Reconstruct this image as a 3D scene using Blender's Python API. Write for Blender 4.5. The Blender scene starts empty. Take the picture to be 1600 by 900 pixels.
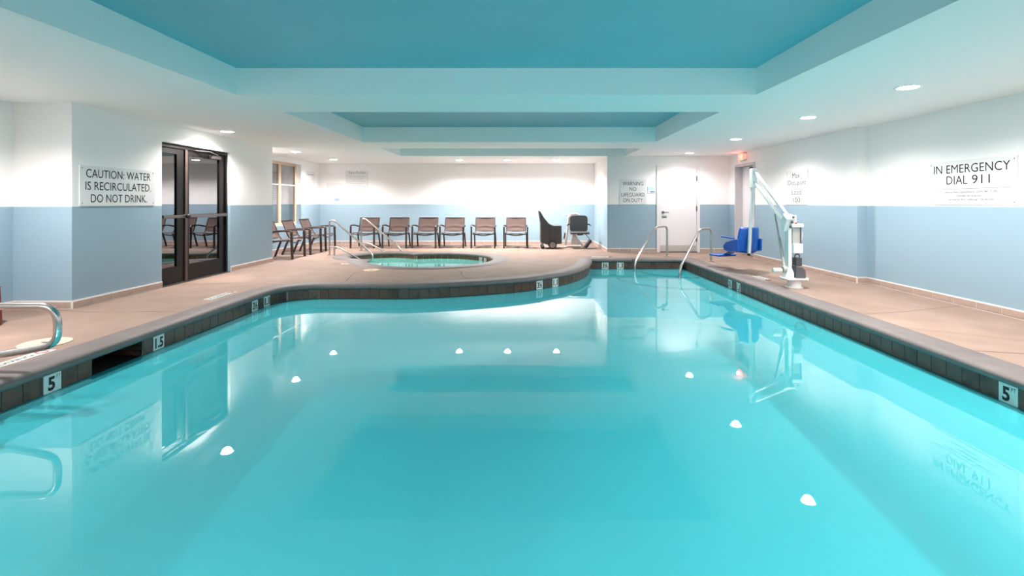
import bpy, bmesh, math, random
from mathutils import Vector, Matrix
random.seed(7)
PI = math.pi
S = bpy.context.scene
C = bpy.context.collection

# ------------------------------------------------------------------ camera, world, exposure
cam = bpy.data.cameras.new('camera'); co = bpy.data.objects.new('camera', cam); C.objects.link(co)
co.location = (0, 0, 1.27); co.rotation_euler = (PI/2, 0, 0)
cam.lens = 18.0; cam.sensor_width = 36.0; cam.sensor_fit = 'HORIZONTAL'
cam.shift_x = -20.5/1600; cam.shift_y = -133.5/1600; cam.clip_start = 0.05
S.camera = co
w = bpy.data.worlds.new('world'); S.world = w; w.use_nodes = True
w.node_tree.nodes['Background'].inputs[0].default_value = (1, 1, 1, 1)
w.node_tree.nodes['Background'].inputs[1].default_value = 0.05
S.view_settings.view_transform = 'Standard'; S.view_settings.look = 'None'
S.view_settings.gamma = 1.0; S.view_settings.use_curve_mapping = False
S.view_settings.exposure = 1.55
cy = S.cycles
cy.use_denoising = True
cy.max_bounces = 12; cy.diffuse_bounces = 7; cy.glossy_bounces = 4; cy.transparent_max_bounces = 12
cy.sample_clamp_indirect = 6.0; cy.caustics_reflective = False; cy.caustics_refractive = False
LAMP = 150.0                                  # power of one ceiling downlight
POOL_FILL = 88.0                             # power of one added underwater fill lamp
LAMP_COL = (1.0, 0.925, 0.90)

# ------------------------------------------------------------------ materials
def srgb(r, g, b):
    f = lambda c: (c/255/12.92) if c <= 10 else ((c/255+0.055)/1.055)**2.4
    return (f(r), f(g), f(b), 1.0)
def mat(name, col, rough=0.6, metal=0.0, spec=0.5, noise=None, bump=None, emit=None):
    m = bpy.data.materials.new(name); m.use_nodes = True
    nt = m.node_tree; b = nt.nodes['Principled BSDF']
    b.inputs['Base Color'].default_value = col; b.inputs['Roughness'].default_value = rough
    b.inputs['Metallic'].default_value = metal; b.inputs['Specular IOR Level'].default_value = spec
    tc = nt.nodes.new('ShaderNodeTexCoord')
    if noise:                                    # (scale, second colour, detail)
        n = nt.nodes.new('ShaderNodeTexNoise'); n.inputs['Scale'].default_value = noise[0]
        n.inputs['Detail'].default_value = noise[2] if len(noise) > 2 else 4
        nt.links.new(tc.outputs['Object'], n.inputs['Vector'])
        r = nt.nodes.new('ShaderNodeValToRGB')
        r.color_ramp.elements[0].position = 0.32; r.color_ramp.elements[1].position = 0.68
        r.color_ramp.elements[0].color = col; r.color_ramp.elements[1].color = noise[1]
        nt.links.new(n.outputs['Fac'], r.inputs['Fac']); nt.links.new(r.outputs['Color'], b.inputs['Base Color'])
    if bump:
        n2 = nt.nodes.new('ShaderNodeTexNoise'); n2.inputs['Scale'].default_value = bump[0]; n2.inputs['Detail'].default_value = 3
        nt.links.new(tc.outputs['Object'], n2.inputs['Vector'])
        bp = nt.nodes.new('ShaderNodeBump'); bp.inputs['Strength'].default_value = bump[1]; bp.inputs['Distance'].default_value = 0.01
        nt.links.new(n2.outputs['Fac'], bp.inputs['Height']); nt.links.new(bp.outputs['Normal'], b.inputs['Normal'])
    if emit:
        b.inputs['Emission Color'].default_value = emit[0]; b.inputs['Emission Strength'].default_value = emit[1]
    return m
LINE_Z = 1.22
def wall_material():
    m = bpy.data.materials.new('two_tone_wall_paint'); m.use_nodes = True
    nt = m.node_tree; b = nt.nodes['Principled BSDF']; b.inputs['Roughness'].default_value = 0.55
    b.inputs['Specular IOR Level'].default_value = 0.3
    g = nt.nodes.new('ShaderNodeNewGeometry'); sx = nt.nodes.new('ShaderNodeSeparateXYZ')
    nt.links.new(g.outputs['Position'], sx.inputs[0])
    gt = nt.nodes.new('ShaderNodeMath'); gt.operation = 'GREATER_THAN'; gt.inputs[1].default_value = LINE_Z
    nt.links.new(sx.outputs['Z'], gt.inputs[0])
    mx = nt.nodes.new('ShaderNodeMix'); mx.data_type = 'RGBA'
    mx.inputs['A'].default_value = srgb(150, 176, 191); mx.inputs['B'].default_value = srgb(243, 241, 240)
    nt.links.new(gt.outputs[0], mx.inputs['Factor']); nt.links.new(mx.outputs['Result'], b.inputs['Base Color'])
    n2 = nt.nodes.new('ShaderNodeTexNoise'); n2.inputs['Scale'].default_value = 90
    nt.links.new(g.outputs['Position'], n2.inputs['Vector'])
    bp = nt.nodes.new('ShaderNodeBump'); bp.inputs['Strength'].default_value = 0.08; bp.inputs['Distance'].default_value = 0.005
    nt.links.new(n2.outputs['Fac'], bp.inputs['Height']); nt.links.new(bp.outputs['Normal'], b.inputs['Normal'])
    return m
def water_material(name, tint, cloud, haze, rough=0.004):
    m = bpy.data.materials.new(name); m.use_nodes = True
    nt = m.node_tree; nt.nodes.remove(nt.nodes['Principled BSDF'])
    out = nt.nodes['Material Output']
    t = nt.nodes.new('ShaderNodeBsdfTransparent'); t.inputs[0].default_value = tint
    gl = nt.nodes.new('ShaderNodeBsdfGlossy'); gl.inputs['Roughness'].default_value = rough; gl.inputs[0].default_value = (1, 1, 1, 1)
    fr = nt.nodes.new('ShaderNodeFresnel'); fr.inputs['IOR'].default_value = 1.42
    mx = nt.nodes.new('ShaderNodeMixShader')
    df = nt.nodes.new('ShaderNodeBsdfDiffuse'); df.inputs[0].default_value = cloud      # light scattered back by slightly cloudy water
    bd = nt.nodes.new('ShaderNodeMixShader'); bd.inputs[0].default_value = haze
    nt.links.new(t.outputs[0], bd.inputs[1]); nt.links.new(df.outputs[0], bd.inputs[2])
    nt.links.new(fr.outputs[0], mx.inputs[0]); nt.links.new(bd.outputs[0], mx.inputs[1]); nt.links.new(gl.outputs[0], mx.inputs[2])
    nt.links.new(mx.outputs[0], out.inputs['Surface'])
    return m
def glass_material(name, base, mirror):
    m = bpy.data.materials.new(name); m.use_nodes = True
    nt = m.node_tree; nt.nodes.remove(nt.nodes['Principled BSDF'])
    out = nt.nodes['Material Output']
    t = nt.nodes.new('ShaderNodeBsdfTransparent'); t.inputs[0].default_value = base
    gl = nt.nodes.new('ShaderNodeBsdfGlossy'); gl.inputs['Roughness'].default_value = 0.01; gl.inputs[0].default_value = (0.95, 0.97, 1, 1)
    mx = nt.nodes.new('ShaderNodeMixShader'); mx.inputs[0].default_value = mirror
    nt.links.new(t.outputs[0], mx.inputs[1]); nt.links.new(gl.outputs[0], mx.inputs[2])
    nt.links.new(mx.outputs[0], out.inputs['Surface'])
    return m
def tile_material(name, c1, c2, c3):
    m = bpy.data.materials.new(name); m.use_nodes = True
    nt = m.node_tree; b = nt.nodes['Principled BSDF']; b.inputs['Roughness'].default_value = 0.35
    oi = nt.nodes.new('ShaderNodeObjectInfo'); tc = nt.nodes.new('ShaderNodeTexCoord')
    add = nt.nodes.new('ShaderNodeVectorMath'); add.operation = 'ADD'
    nt.links.new(tc.outputs['Object'], add.inputs[0]); nt.links.new(oi.outputs['Location'], add.inputs[1])
    n = nt.nodes.new('ShaderNodeTexNoise'); n.inputs['Scale'].default_value = 11; n.inputs['Detail'].default_value = 5
    nt.links.new(add.outputs[0], n.inputs['Vector'])
    ad = nt.nodes.new('ShaderNodeMath'); ad.operation = 'MULTIPLY_ADD'; ad.inputs[1].default_value = 0.30; 
    nt.links.new(oi.outputs['Random'], ad.inputs[0]); nt.links.new(n.outputs['Fac'], ad.inputs[2])
    r = nt.nodes.new('ShaderNodeValToRGB'); e = r.color_ramp.elements
    e[0].position = 0.42; e[0].color = c1; e[1].position = 0.86; e[1].color = c3
    x = e.new(0.62); x.color = c2
    nt.links.new(ad.outputs[0], r.inputs['Fac']); nt.links.new(r.outputs['Color'], b.inputs['Base Color'])
    return m
M = {
 'wall': wall_material(),
 'white': mat('white_ceiling_paint', srgb(247, 245, 243), 0.6, bump=(70, 0.08)),
 'teal': mat('teal_ceiling_paint', srgb(116, 182, 196), 0.5, noise=(1.2, srgb(121, 187, 200))),
 'deck': mat('tan_concrete_deck', srgb(157, 133, 119), 0.75, noise=(2.3, srgb(145, 121, 107), 9), bump=(160, 0.15)),
 'coping': mat('grey_coping_concrete', srgb(122, 112, 109), 0.6, noise=(5, srgb(112, 102, 100), 8), bump=(140, 0.12)),
 'joint': mat('dark_joint_sealant', srgb(120, 92, 80), 0.9),
 'plaster': mat('pale_pool_plaster', srgb(225, 240, 242), 0.7, noise=(1.5, srgb(215, 236, 240))),
 'spa_plaster': mat('pale_spa_plaster', srgb(232, 240, 232), 0.7),
 'tile': tile_material('brown_slate_tile', srgb(62, 44, 38), srgb(98, 66, 52), srgb(80, 68, 62)),
 'spa_tile': tile_material('russet_slate_tile', srgb(96, 66, 46), srgb(120, 82, 52), srgb(104, 88, 66)),
 'grout': mat('grey_grout', srgb(150, 140, 134), 0.9),
 'dark_grout': mat('dark_waterline_grout', srgb(60, 56, 54), 0.8),
 'white_grout': mat('white_grout', srgb(236, 228, 222), 0.8),
 'base_tile': mat('taupe_base_tile', srgb(188, 165, 152), 0.45, noise=(14, srgb(178, 154, 142))),
 'marker': mat('white_marker_tile', srgb(225, 226, 222), 0.35),
 'black': mat('black_print', srgb(14, 15, 18), 0.6),
 'hole': mat('recess_shade_black', srgb(10, 9, 9), 0.9),
 'recess_tile': mat('skimmer_throat_brown', srgb(62, 36, 26), 0.6),
 'steel': mat('brushed_stainless_steel', srgb(205, 200, 196), 0.22, metal=1.0),
 'bronze': mat('dark_bronze_aluminium', srgb(10, 8, 8), 0.4, spec=0.3),
 'bronze_edge': mat('brown_edge_aluminium', srgb(70, 55, 50), 0.4),
 'bar': mat('grey_push_bar_metal', srgb(110, 104, 102), 0.3, metal=0.7),
 'door_white': mat('white_door_paint', srgb(232, 229, 231), 0.4),
 'door_grey': mat('grey_door_frame_paint', srgb(200, 198, 202), 0.45),
 'kick': mat('satin_kick_plate', srgb(206, 200, 196), 0.35, metal=0.5),
 'hinge': mat('dull_hinge_metal', srgb(120, 118, 116), 0.35, metal=0.9),
 'wood': mat('beige_window_frame', srgb(226, 196, 168), 0.5, noise=(20, srgb(214, 182, 152))),
 'muntin': mat('white_window_bar', srgb(235, 232, 230), 0.5),
 'blind': mat('pale_blind_slat', srgb(186, 176, 172), 0.6),
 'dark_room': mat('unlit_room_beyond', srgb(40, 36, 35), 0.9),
 'chair': mat('dark_brown_chair_frame', srgb(58, 44, 40), 0.4),
 'sling': mat('taupe_sling_fabric', srgb(100, 83, 78), 0.9, noise=(140, srgb(92, 76, 71), 2)),
 'lift_white': mat('white_powder_coat', srgb(232, 234, 234), 0.35),
 'lift_grey': mat('grey_control_panel', srgb(168, 168, 164), 0.45),
 'lift_dark': mat('dark_grey_plastic', srgb(86, 86, 90), 0.5),
 'lift_blue': mat('royal_blue_plastic', srgb(4, 82, 172), 0.35),
 'lift_red': mat('red_button', srgb(210, 60, 50), 0.4),
 'charcoal': mat('charcoal_plastic', srgb(70, 70, 72), 0.45, noise=(30, srgb(78, 78, 80))),
 'charcoal_light': mat('worn_grey_plastic', srgb(138, 136, 134), 0.45),
 'rubber': mat('black_rubber', srgb(34, 34, 36), 0.6),
 'cream': mat('cream_frame_paint', srgb(228, 220, 212), 0.45),
 'ivory': mat('ivory_lid_plastic', srgb(226, 200, 172), 0.5),
 'sign': mat('white_acrylic_sign', srgb(226, 226, 226), 0.5, spec=0.2),
 'ink': mat('dark_grey_sign_ink', srgb(30, 30, 32), 0.8, spec=0.1),
 'pale_ink': mat('pale_grey_sign_ink', srgb(120, 118, 118), 0.8, spec=0.1),
 'faint_ink': mat('washed_out_sign_ink', srgb(176, 174, 174), 0.8, spec=0.1),  # greyed towards the plate: overexposure of the print put into the ink
 'mid_ink': mat('mid_grey_sign_ink', srgb(74, 74, 76), 0.8, spec=0.1),
 'blue_ink': mat('blue_sign_ink', srgb(90, 120, 190), 0.6),
 'soft_blue_ink': mat('washed_out_blue_ink', srgb(150, 164, 205), 0.6),  # emblem blue paled, its overexposure put into the colour
 'sky_ink': mat('pale_blue_sign_print', srgb(196, 224, 238), 0.6),
 'red_ink': mat('red_sign_ink', srgb(170, 112, 104), 0.6),
 'lens': mat('glowing_lamp_lens', srgb(255, 250, 245), 0.4, emit=((1.0, 0.95, 0.9, 1), 30.0)),
 'exit_body': mat('pale_exit_sign_body', srgb(226, 214, 206), 0.5),
 'exit_red': mat('lit_red_letters', srgb(255, 60, 40), 0.5, emit=((1.0, 0.16, 0.10, 1), 1.6)),
 'red_bin': mat('dark_red_plastic', srgb(122, 28, 20), 0.5),
 'glass_door': glass_material('dark_door_glass', (0.22, 0.22, 0.23, 1), 0.24),
 'glass_window': glass_material('window_glass', (0.55, 0.55, 0.56, 1), 0.40),
 'water': water_material('turquoise_pool_water', (0.22, 0.91, 0.96, 1), (0.085, 0.66, 0.73, 1), 0.52),
 'spa_water': water_material('green_blue_spa_water', (0.48, 0.96, 0.92, 1), (0.24, 0.76, 0.68, 1), 0.6, 0.03),
 'fixture_glass': mat('unlit_lamp_glass', srgb(150, 190, 195), 0.15),
 'fixture_ring': mat('dark_fixture_ring', srgb(40, 66, 70), 0.4),
}

# ------------------------------------------------------------------ mesh helpers
class MB:
    def __init__(s): s.v = []; s.f = []
    def box(s, x0, x1, y0, y1, z0, z1):
        b = len(s.v)
        for z in (z0, z1): s.v += [(x0, y0, z), (x1, y0, z), (x1, y1, z), (x0, y1, z)]
        s.f += [tuple(b+i for i in q) for q in ((3,2,1,0),(4,5,6,7),(0,1,5,4),(1,2,6,5),(2,3,7,6),(3,0,4,7))]
        return s
    def tube(s, pts, r, n=10, cap=True, closed=False):
        pts = [Vector(p) for p in pts]; N = len(pts); b = len(s.v)
        rr = r if isinstance(r, (list, tuple)) else [r]*N
        ref = None
        for i, p in enumerate(pts):
            a = pts[(i-1) % N] if (closed or i > 0) else p
            c = pts[(i+1) % N] if (closed or i < N-1) else p
            t = (c-a).normalized()
            if ref is None:
                ref = Vector((0, 0, 1)) if abs(t.z) < 0.9 else Vector((1, 0, 0))
                u = (ref - t*ref.dot(t)).normalized()
            else:
                u = (u - t*u.dot(t)).normalized()
            vv = t.cross(u)
            for k in range(n):
                a_ = 2*PI*k/n; s.v.append(tuple(p + (u*math.cos(a_)+vv*math.sin(a_))*rr[i]))
        for i in range(N if closed else N-1):
            j = (i+1) % N
            for k in range(n):
                k2 = (k+1) % n
                s.f.append((b+i*n+k, b+i*n+k2, b+j*n+k2, b+j*n+k))
        if cap and not closed:
            s.f.append(tuple(b+k for k in range(n))[::-1]); s.f.append(tuple(b+(N-1)*n+k for k in range(n)))
        return s
    def bar(s, p, q, wx, wy, up=(0, 0, 1)):         # rectangular bar between two points
        p, q = Vector(p), Vector(q); t = (q-p).normalized(); u = Vector(up)
        if abs(t.dot(u)) > 0.95: u = Vector((0, 1, 0))
        a = t.cross(u).normalized(); c = a.cross(t)
        b = len(s.v)
        for e in (p, q):
            for (i, j) in ((-1,-1),(1,-1),(1,1),(-1,1)): s.v.append(tuple(e + a*i*wx/2 + c*j*wy/2))
        s.f += [tuple(b+i for i in x) for x in ((0,1,2,3),(7,6,5,4),(0,4,5,1),(1,5,6,2),(2,6,7,3),(3,7,4,0))]
        return s
    def lathe(s, prof, c=(0, 0, 0), n=24, axis='Z'):
        b = len(s.v)
        for (r, h) in prof:
            for k in range(n):
                a = 2*PI*k/n; x, y = r*math.cos(a), r*math.sin(a)
                v = {'Z': (x, y, h), 'X': (h, x, y), 'Y': (x, h, y)}[axis]
                s.v.append((v[0]+c[0], v[1]+c[1], v[2]+c[2]))
        for i in range(len(prof)-1):
            for k in range(n):
                k2 = (k+1) % n; s.f.append((b+i*n+k, b+i*n+k2, b+(i+1)*n+k2, b+(i+1)*n+k))
        s.f.append(tuple(b+k for k in range(n))[::-1]); s.f.append(tuple(b+(len(prof)-1)*n+k for k in range(n)))
        return s
    def prism(s, poly, d0, d1, axis='Y'):           # polygon extruded along an axis
        b = len(s.v); n = len(poly)
        for d in (d0, d1):
            for (p, q) in poly:
                s.v.append({'Y': (p, d, q), 'X': (d, p, q), 'Z': (p, q, d)}[axis])
        s.f.append(tuple(b+i for i in range(n))); s.f.append(tuple(b+n+i for i in range(n))[::-1])
        for i in range(n):
            j = (i+1) % n; s.f.append((b+i, b+n+i, b+n+j, b+j))
        return s
    def grid(s, rows, closed=False):                # rows of points
        b = len(s.v); n = len(rows[0])
        for r in rows: s.v += [tuple(p) for p in r]
        for i in range(len(rows)-1):
            for k in range(n if closed else n-1):
                k2 = (k+1) % n; s.f.append((b+i*n+k, b+i*n+k2, b+(i+1)*n+k2, b+(i+1)*n+k))
        return s
    def mesh(s, name, m, smooth=None, bevel=0.0, seg=2, fix=True):
        me = bpy.data.meshes.new(name); me.from_pydata(s.v, [], s.f)
        bm = bmesh.new(); bm.from_mesh(me)
        if fix: bmesh.ops.recalc_face_normals(bm, faces=bm.faces)
        if bevel:
            es = [e for e in bm.edges if len(e.link_faces) == 2 and e.calc_face_angle(0) > 0.6]
            bmesh.ops.bevel(bm, geom=es, offset=bevel, segments=seg, affect='EDGES', profile=0.5)
        bm.to_mesh(me); bm.free()
        if smooth:
            for p in me.polygons: p.use_smooth = True
            me.set_sharp_from_angle(angle=smooth)
        me.materials.append(M[m]); return me
    def build(s, name, m, parent=None, smooth=None, bevel=0.0, seg=2, fix=True):
        return link(name, s.mesh(name, m, smooth, bevel, seg, fix), parent)
def link(name, me, parent=None, loc=None, mw=None):
    o = bpy.data.objects.new(name, me); C.objects.link(o)
    if parent: o.parent = parent
    if loc: o.location = loc
    if mw is not None: o.matrix_local = mw
    return o
SM = math.radians(40)
def tag(o, label, cat, group=None, kind=None):
    o['label'] = label; o['category'] = cat
    if group: o['group'] = group
    if kind: o['kind'] = kind
    return o
def struct(o, label=None, cat=None):
    o['kind'] = 'structure'
    if label: o['label'] = label
    if cat: o['category'] = cat
    return o
def empty(name, loc=(0, 0, 0), rz=0.0):
    o = bpy.data.objects.new(name, None); C.objects.link(o); o.location = loc; o.rotation_euler = (0, 0, rz)
    o.empty_display_size = 0.1
    return o
def copy_tree(o, parent=None):
    c = o.copy(); C.objects.link(c); c.parent = parent
    for ch in list(o.children): copy_tree(ch, c)
    return c
def fill2d(name, loops, z, m, parent=None, flip=False):
    cu = bpy.data.curves.new(name, 'CURVE'); cu.dimensions = '2D'; cu.fill_mode = 'BOTH'
    for lp in loops:
        sp = cu.splines.new('POLY'); sp.points.add(len(lp)-1); sp.use_cyclic_u = True
        for p, q in zip(sp.points, lp): p.co = (q[0], q[1], 0, 1)
    t = bpy.data.objects.new('tmp', cu); C.objects.link(t)
    dg = bpy.context.evaluated_depsgraph_get(); dg.update()
    me = bpy.data.meshes.new_from_object(t.evaluated_get(dg)); bpy.data.objects.remove(t); bpy.data.curves.remove(cu)
    me.name = name; me.materials.clear(); me.materials.append(M[m])
    bm = bmesh.new(); bm.from_mesh(me)
    for v in bm.verts: v.co.z = z
    bm.normal_update()
    for f in bm.faces:
        if (f.normal.z < 0) != flip: f.normal_flip()
    bm.to_mesh(me); bm.free()
    return link(name, me, parent)
def basis(right, up, normal, loc):
    m = Matrix((right, up, normal)).transposed().to_4x4(); m.translation = Vector(loc); return m
def text_mesh(s, size, thin=0.0, xs=1.0, align='CENTER', spacing=1.0, bold=False):
    cu = bpy.data.curves.new('txt', 'FONT'); cu.body = s; cu.size = size; cu.align_x = align; cu.align_y = 'CENTER'
    cu.offset = thin; cu.space_line = spacing; cu.resolution_u = 3
    t = bpy.data.objects.new('tmp', cu); C.objects.link(t)
    dg = bpy.context.evaluated_depsgraph_get(); dg.update()
    me = bpy.data.meshes.new_from_object(t.evaluated_get(dg)); bpy.data.objects.remove(t); bpy.data.curves.remove(cu)
    for v in me.vertices: v.co.x *= xs
    return me
def lettering(s, size, m, mw, parent=None, thin=0.0, xs=1.0, spacing=1.0, fit=None, name='lettering'):
    me = text_mesh(s, size, thin, xs, spacing=spacing); me.name = name
    xsv = [v.co.x for v in me.vertices]; ysv = [v.co.y for v in me.vertices]
    cx, cyy = (max(xsv)+min(xsv))/2, (max(ysv)+min(ysv))/2
    kx = fit[0]/(max(xsv)-min(xsv)) if fit else 1; ky = fit[1]/(max(ysv)-min(ysv)) if fit and fit[1] else kx if fit else 1
    for v in me.vertices: v.co.x = (v.co.x-cx)*kx; v.co.y = (v.co.y-cyy)*ky
    me.materials.clear(); me.materials.append(M[m])
    if ' ' not in s: return link(name, me, parent, mw=mw)
    # one part per word: cut the line where the gaps between letters are widest
    bm = bmesh.new(); bm.from_mesh(me); bm.verts.ensure_lookup_table(); seen = set(); isl = []
    for v in bm.verts:
        if v.index in seen: continue
        st_, comp = [v], []; seen.add(v.index)
        while st_:
            q = st_.pop(); comp.append(q)
            for e in q.link_edges:
                o2 = e.other_vert(q)
                if o2.index not in seen: seen.add(o2.index); st_.append(o2)
        isl.append((min(c.co.x for c in comp), max(c.co.x for c in comp), [c.index for c in comp]))
    isl.sort(key=lambda t: t[0]); gaps = []; right = isl[0][1]
    for i in range(1, len(isl)): gaps.append((isl[i][0]-right, i)); right = max(right, isl[i][1])
    cuts = sorted(i for g, i in sorted(gaps, reverse=True)[:s.count(' ')])
    for a, b in zip([0]+cuts, cuts+[len(isl)]):
        keep = set(k for t in isl[a:b] for k in t[2]); b2 = bm.copy()
        bmesh.ops.delete(b2, geom=[v for v in b2.verts if v.index not in keep], context='VERTS')
        m2 = bpy.data.meshes.new(name); b2.to_mesh(m2); b2.free(); m2.materials.append(M[m]); o = link(name, m2, parent, mw=mw)
    bm.free(); return o
X_, Y_, Z_ = Vector((1, 0, 0)), Vector((0, 1, 0)), Vector((0, 0, 1))
def smooth_path(pts, r=0.08, n=5):                # polyline with rounded corners
    pts = [Vector(p) for p in pts]; out = [pts[0]]
    for i in range(1, len(pts)-1):
        a, b, c = pts[i-1], pts[i], pts[i+1]
        d = min(r, (a-b).length*0.48, (c-b).length*0.48)
        p = b+(a-b).normalized()*d; q = b+(c-b).normalized()*d
        for k in range(n+1):
            t = k/n; out.append(p*(1-t)**2 + b*2*t*(1-t) + q*t*t)
    out.append(pts[-1]); return out

# ------------------------------------------------------------------ the room shell
CEIL = 2.46; TOP = 2.755
def wall(name, *boxes):
    m = MB()
    for b in boxes: m.box(*b)
    return struct(m.build(name, 'wall', fix=False))
D1 = (7.61, 9.38, 2.18)                             # dark door opening in left wall
D3 = (11.63, 12.72, 2.20)                           # white door opening in right wall
WN = (12.42, 14.31, 0.66, 2.33)                     # window opening
ZT = CEIL+0.02
wall('wall_left', (-5.62, -5.40, 6.10, D1[0], -.02, ZT), (-5.62, -5.40, D1[1], 10.94, -.02, ZT), (-5.62, -5.40, D1[0], D1[1], D1[2], ZT))
wall('wall_left_corner', (-6.30, -5.62, 6.10, 6.30, -.02, ZT))
wall('wall_left_front', (-6.25, -6.10, -1.65, 6.12, -.02, ZT))
wall('wall_alcove_return', (-6.50, -5.62, 10.74, 10.94, -.02, ZT))
wall('wall_alcove_left', (-6.60, -6.26, 10.94, WN[0], -.02, ZT), (-6.60, -6.26, WN[1], 15.75, -.02, ZT),
     (-6.60, -6.26, WN[0], WN[1], -.02, WN[2]), (-6.60, -6.26, WN[0], WN[1], WN[3], ZT))
wall('wall_alcove_back', (-6.26, 2.10, 15.63, 15.78, -.02, ZT))
wall('wall_alcove_right', (2.10, 2.25, 13.09, 15.78, -.02, ZT))
wall('wall_back', (2.25, 5.60, 13.09, 13.24, -.02, ZT))
wall('wall_right_far', (5.22, 5.60, 8.05, D3[0], -.02, ZT), (5.22, 5.60, D3[1], 13.09, -.02, ZT), (5.22, 5.60, D3[0], D3[1], D3[2], ZT))
wall('wall_right', (5.38, 5.60, -1.65, 8.05, -.02, ZT))
wall('wall_rear', (-6.25, 5.60, -1.65, -1.50, -.02, ZT))
COF = [(-3.19, 2.55, 0.30, 5.65), (-3.19, 2.56, 6.73, 10.07), (-3.18, 2.55, 11.27, 13.10)]
rect = lambda a, b, c, d: [(a, c), (b, c), (b, d), (a, d)]
ceil = struct(fill2d('ceiling', [rect(-6.7, 5.7, -1.7, 15.8)] + [rect(*c) for c in COF], CEIL, 'white', flip=True))
for c in COF:
    m = MB(); t = 0.04
    m.box(c[0]-t, c[0], c[2]-t, c[3]+t, CEIL+.001, TOP); m.box(c[1], c[1]+t, c[2]-t, c[3]+t, CEIL+.001, TOP)
    m.box(c[0], c[1], c[2]-t, c[2], CEIL+.001, TOP); m.box(c[0], c[1], c[3], c[3]+t, CEIL+.001, TOP)
    m.build('coffer_side', 'white', ceil, fix=False)
    MB().box(c[0]-t, c[1]+t, c[2]-t, c[3]+t, TOP, TOP+.03).build('coffer_panel', 'teal', ceil)

# ------------------------------------------------------------------ pool outline (waterline), anticlockwise seen from the pool's middle is not needed: normals are explicit
WZ = -0.22
def catmull(pts, n=8):
    out = []
    for i in range(len(pts)-1):
        p0 = pts[max(i-1, 0)]; p1 = pts[i]; p2 = pts[i+1]; p3 = pts[min(i+2, len(pts)-1)]
        for k in range(n):
            t = k/n
            out.append(tuple(0.5*((2*p1[j]) + (-p0[j]+p2[j])*t + (2*p0[j]-5*p1[j]+4*p2[j]-p3[j])*t*t + (-p0[j]+3*p1[j]-3*p2[j]+p3[j])*t**3) for j in (0, 1)))
    out.append(pts[-1]); return out
XL, XR, YN, YF = -3.73, 3.585, 0.9, 11.53
SK = (4.40, 4.985)                                  # skimmer mouth
left = [(XL, YN), (XL, 2.5), (XL, SK[0]), (XL, SK[1]), (XL, 6.0), (XL, 7.22)]
arc = [(-3.13+0.6*math.cos(a), 7.35+0.6*math.sin(a)) for a in [PI - PI/2*k/8 for k in range(9)]]
pen = catmull([(-2.4, 7.95), (-1.80, 7.945), (-1.18, 8.09), (-0.53, 8.33), (0.0, 8.61), (0.434, 9.01), (0.69, 9.28), (0.967, 9.72), (1.13, 10.09), (1.267, 10.5), (1.345, 10.85), (1.41, 11.2), (1.44, YF)], 5)
OUT = left + arc + pen + [(2.4, YF), (XR, YF), (XR, 6.0), (XR, YN)]
def offset(loop, d):                                # outward offset (away from the water)
    n = len(loop); res = []
    for i in range(n):
        a, b, c = Vector(loop[i-1]), Vector(loop[i]), Vector(loop[(i+1) % n])
        t1 = (b-a).normalized(); t2 = (c-b).normalized()
        n1 = Vector((-t1.y, t1.x)); n2 = Vector((-t2.y, t2.x)); k = (n1+n2)
        k = k/max(0.25, k.length_squared)*2
        res.append((b.x+k.x*d, b.y+k.y*d))
    return res
def floor_z(y): return -1.30 - 0.45*max(0, min(1, (8.5-y)/6.0))

# spa outline: union of two circles
SA, RA, SB, RB = Vector((-2.10, 11.45)), 1.40, Vector((-3.35, 12.20)), 0.82
def spa_loop(d, na=56, nb=36):
    ra, rb = RA+d, RB+d; v = SB-SA; L = v.length
    a = (ra*ra-rb*rb+L*L)/(2*L); h = math.sqrt(max(1e-6, ra*ra-a*a)); p = SA+v*a/L
    q1 = p+Vector((-v.y, v.x))/L*h; q2 = p-Vector((-v.y, v.x))/L*h
    ang = lambda c, q: math.atan2(q.y-c.y, q.x-c.x)
    def arcp(c, r, s, e, n):
        while e < s: e += 2*PI
        return [(c.x+r*math.cos(s+(e-s)*k/n), c.y+r*math.sin(s+(e-s)*k/n)) for k in range(n)]
    # anticlockwise: arc A from q1 to q2, arc B from q2 to q1
    return arcp(SA, ra, ang(SA, q1), ang(SA, q2), na) + arcp(SB, rb, ang(SB, q2), ang(SB, q1), nb)
SPA_WZ = -0.13

deck = struct(fill2d('floor', [rect(-6.7, 5.7, -1.7, 15.8), offset(OUT, 0.24), spa_loop(0.33)], 0.0, 'deck'))
def sweep(loops_z, name, m, parent=None, smooth=SM):
    rows = [[(p[0], p[1], z) for p in lp] for lp, z in loops_z]
    return MB().grid(rows, closed=True).build(name, m, parent, smooth=smooth)
prof = [(0.06, -.072), (-.025, -.072), (-.046, -.058), (-.055, -.034), (-.046, -.012), (-.025, .003), (0.0, .008), (.245, .008), (.252, -.004)]
struct(sweep([(offset(OUT, d), z) for d, z in prof], 'pool_coping', 'coping', smooth=math.radians(60)), 'smooth grey concrete coping with rounded lip around the swimming pool')
sprof = [(0.05, -.055), (-.015, -.055), (-.035, -.042), (-.04, -.025), (-.03, -.006), (-.01, .004), (0.01, .008), (.345, .008), (.355, -.004)]
struct(sweep([(spa_loop(d), z) for d, z in sprof], 'spa_coping', 'coping', smooth=math.radians(60)), 'grey concrete rim around the round spa tub')

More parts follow.
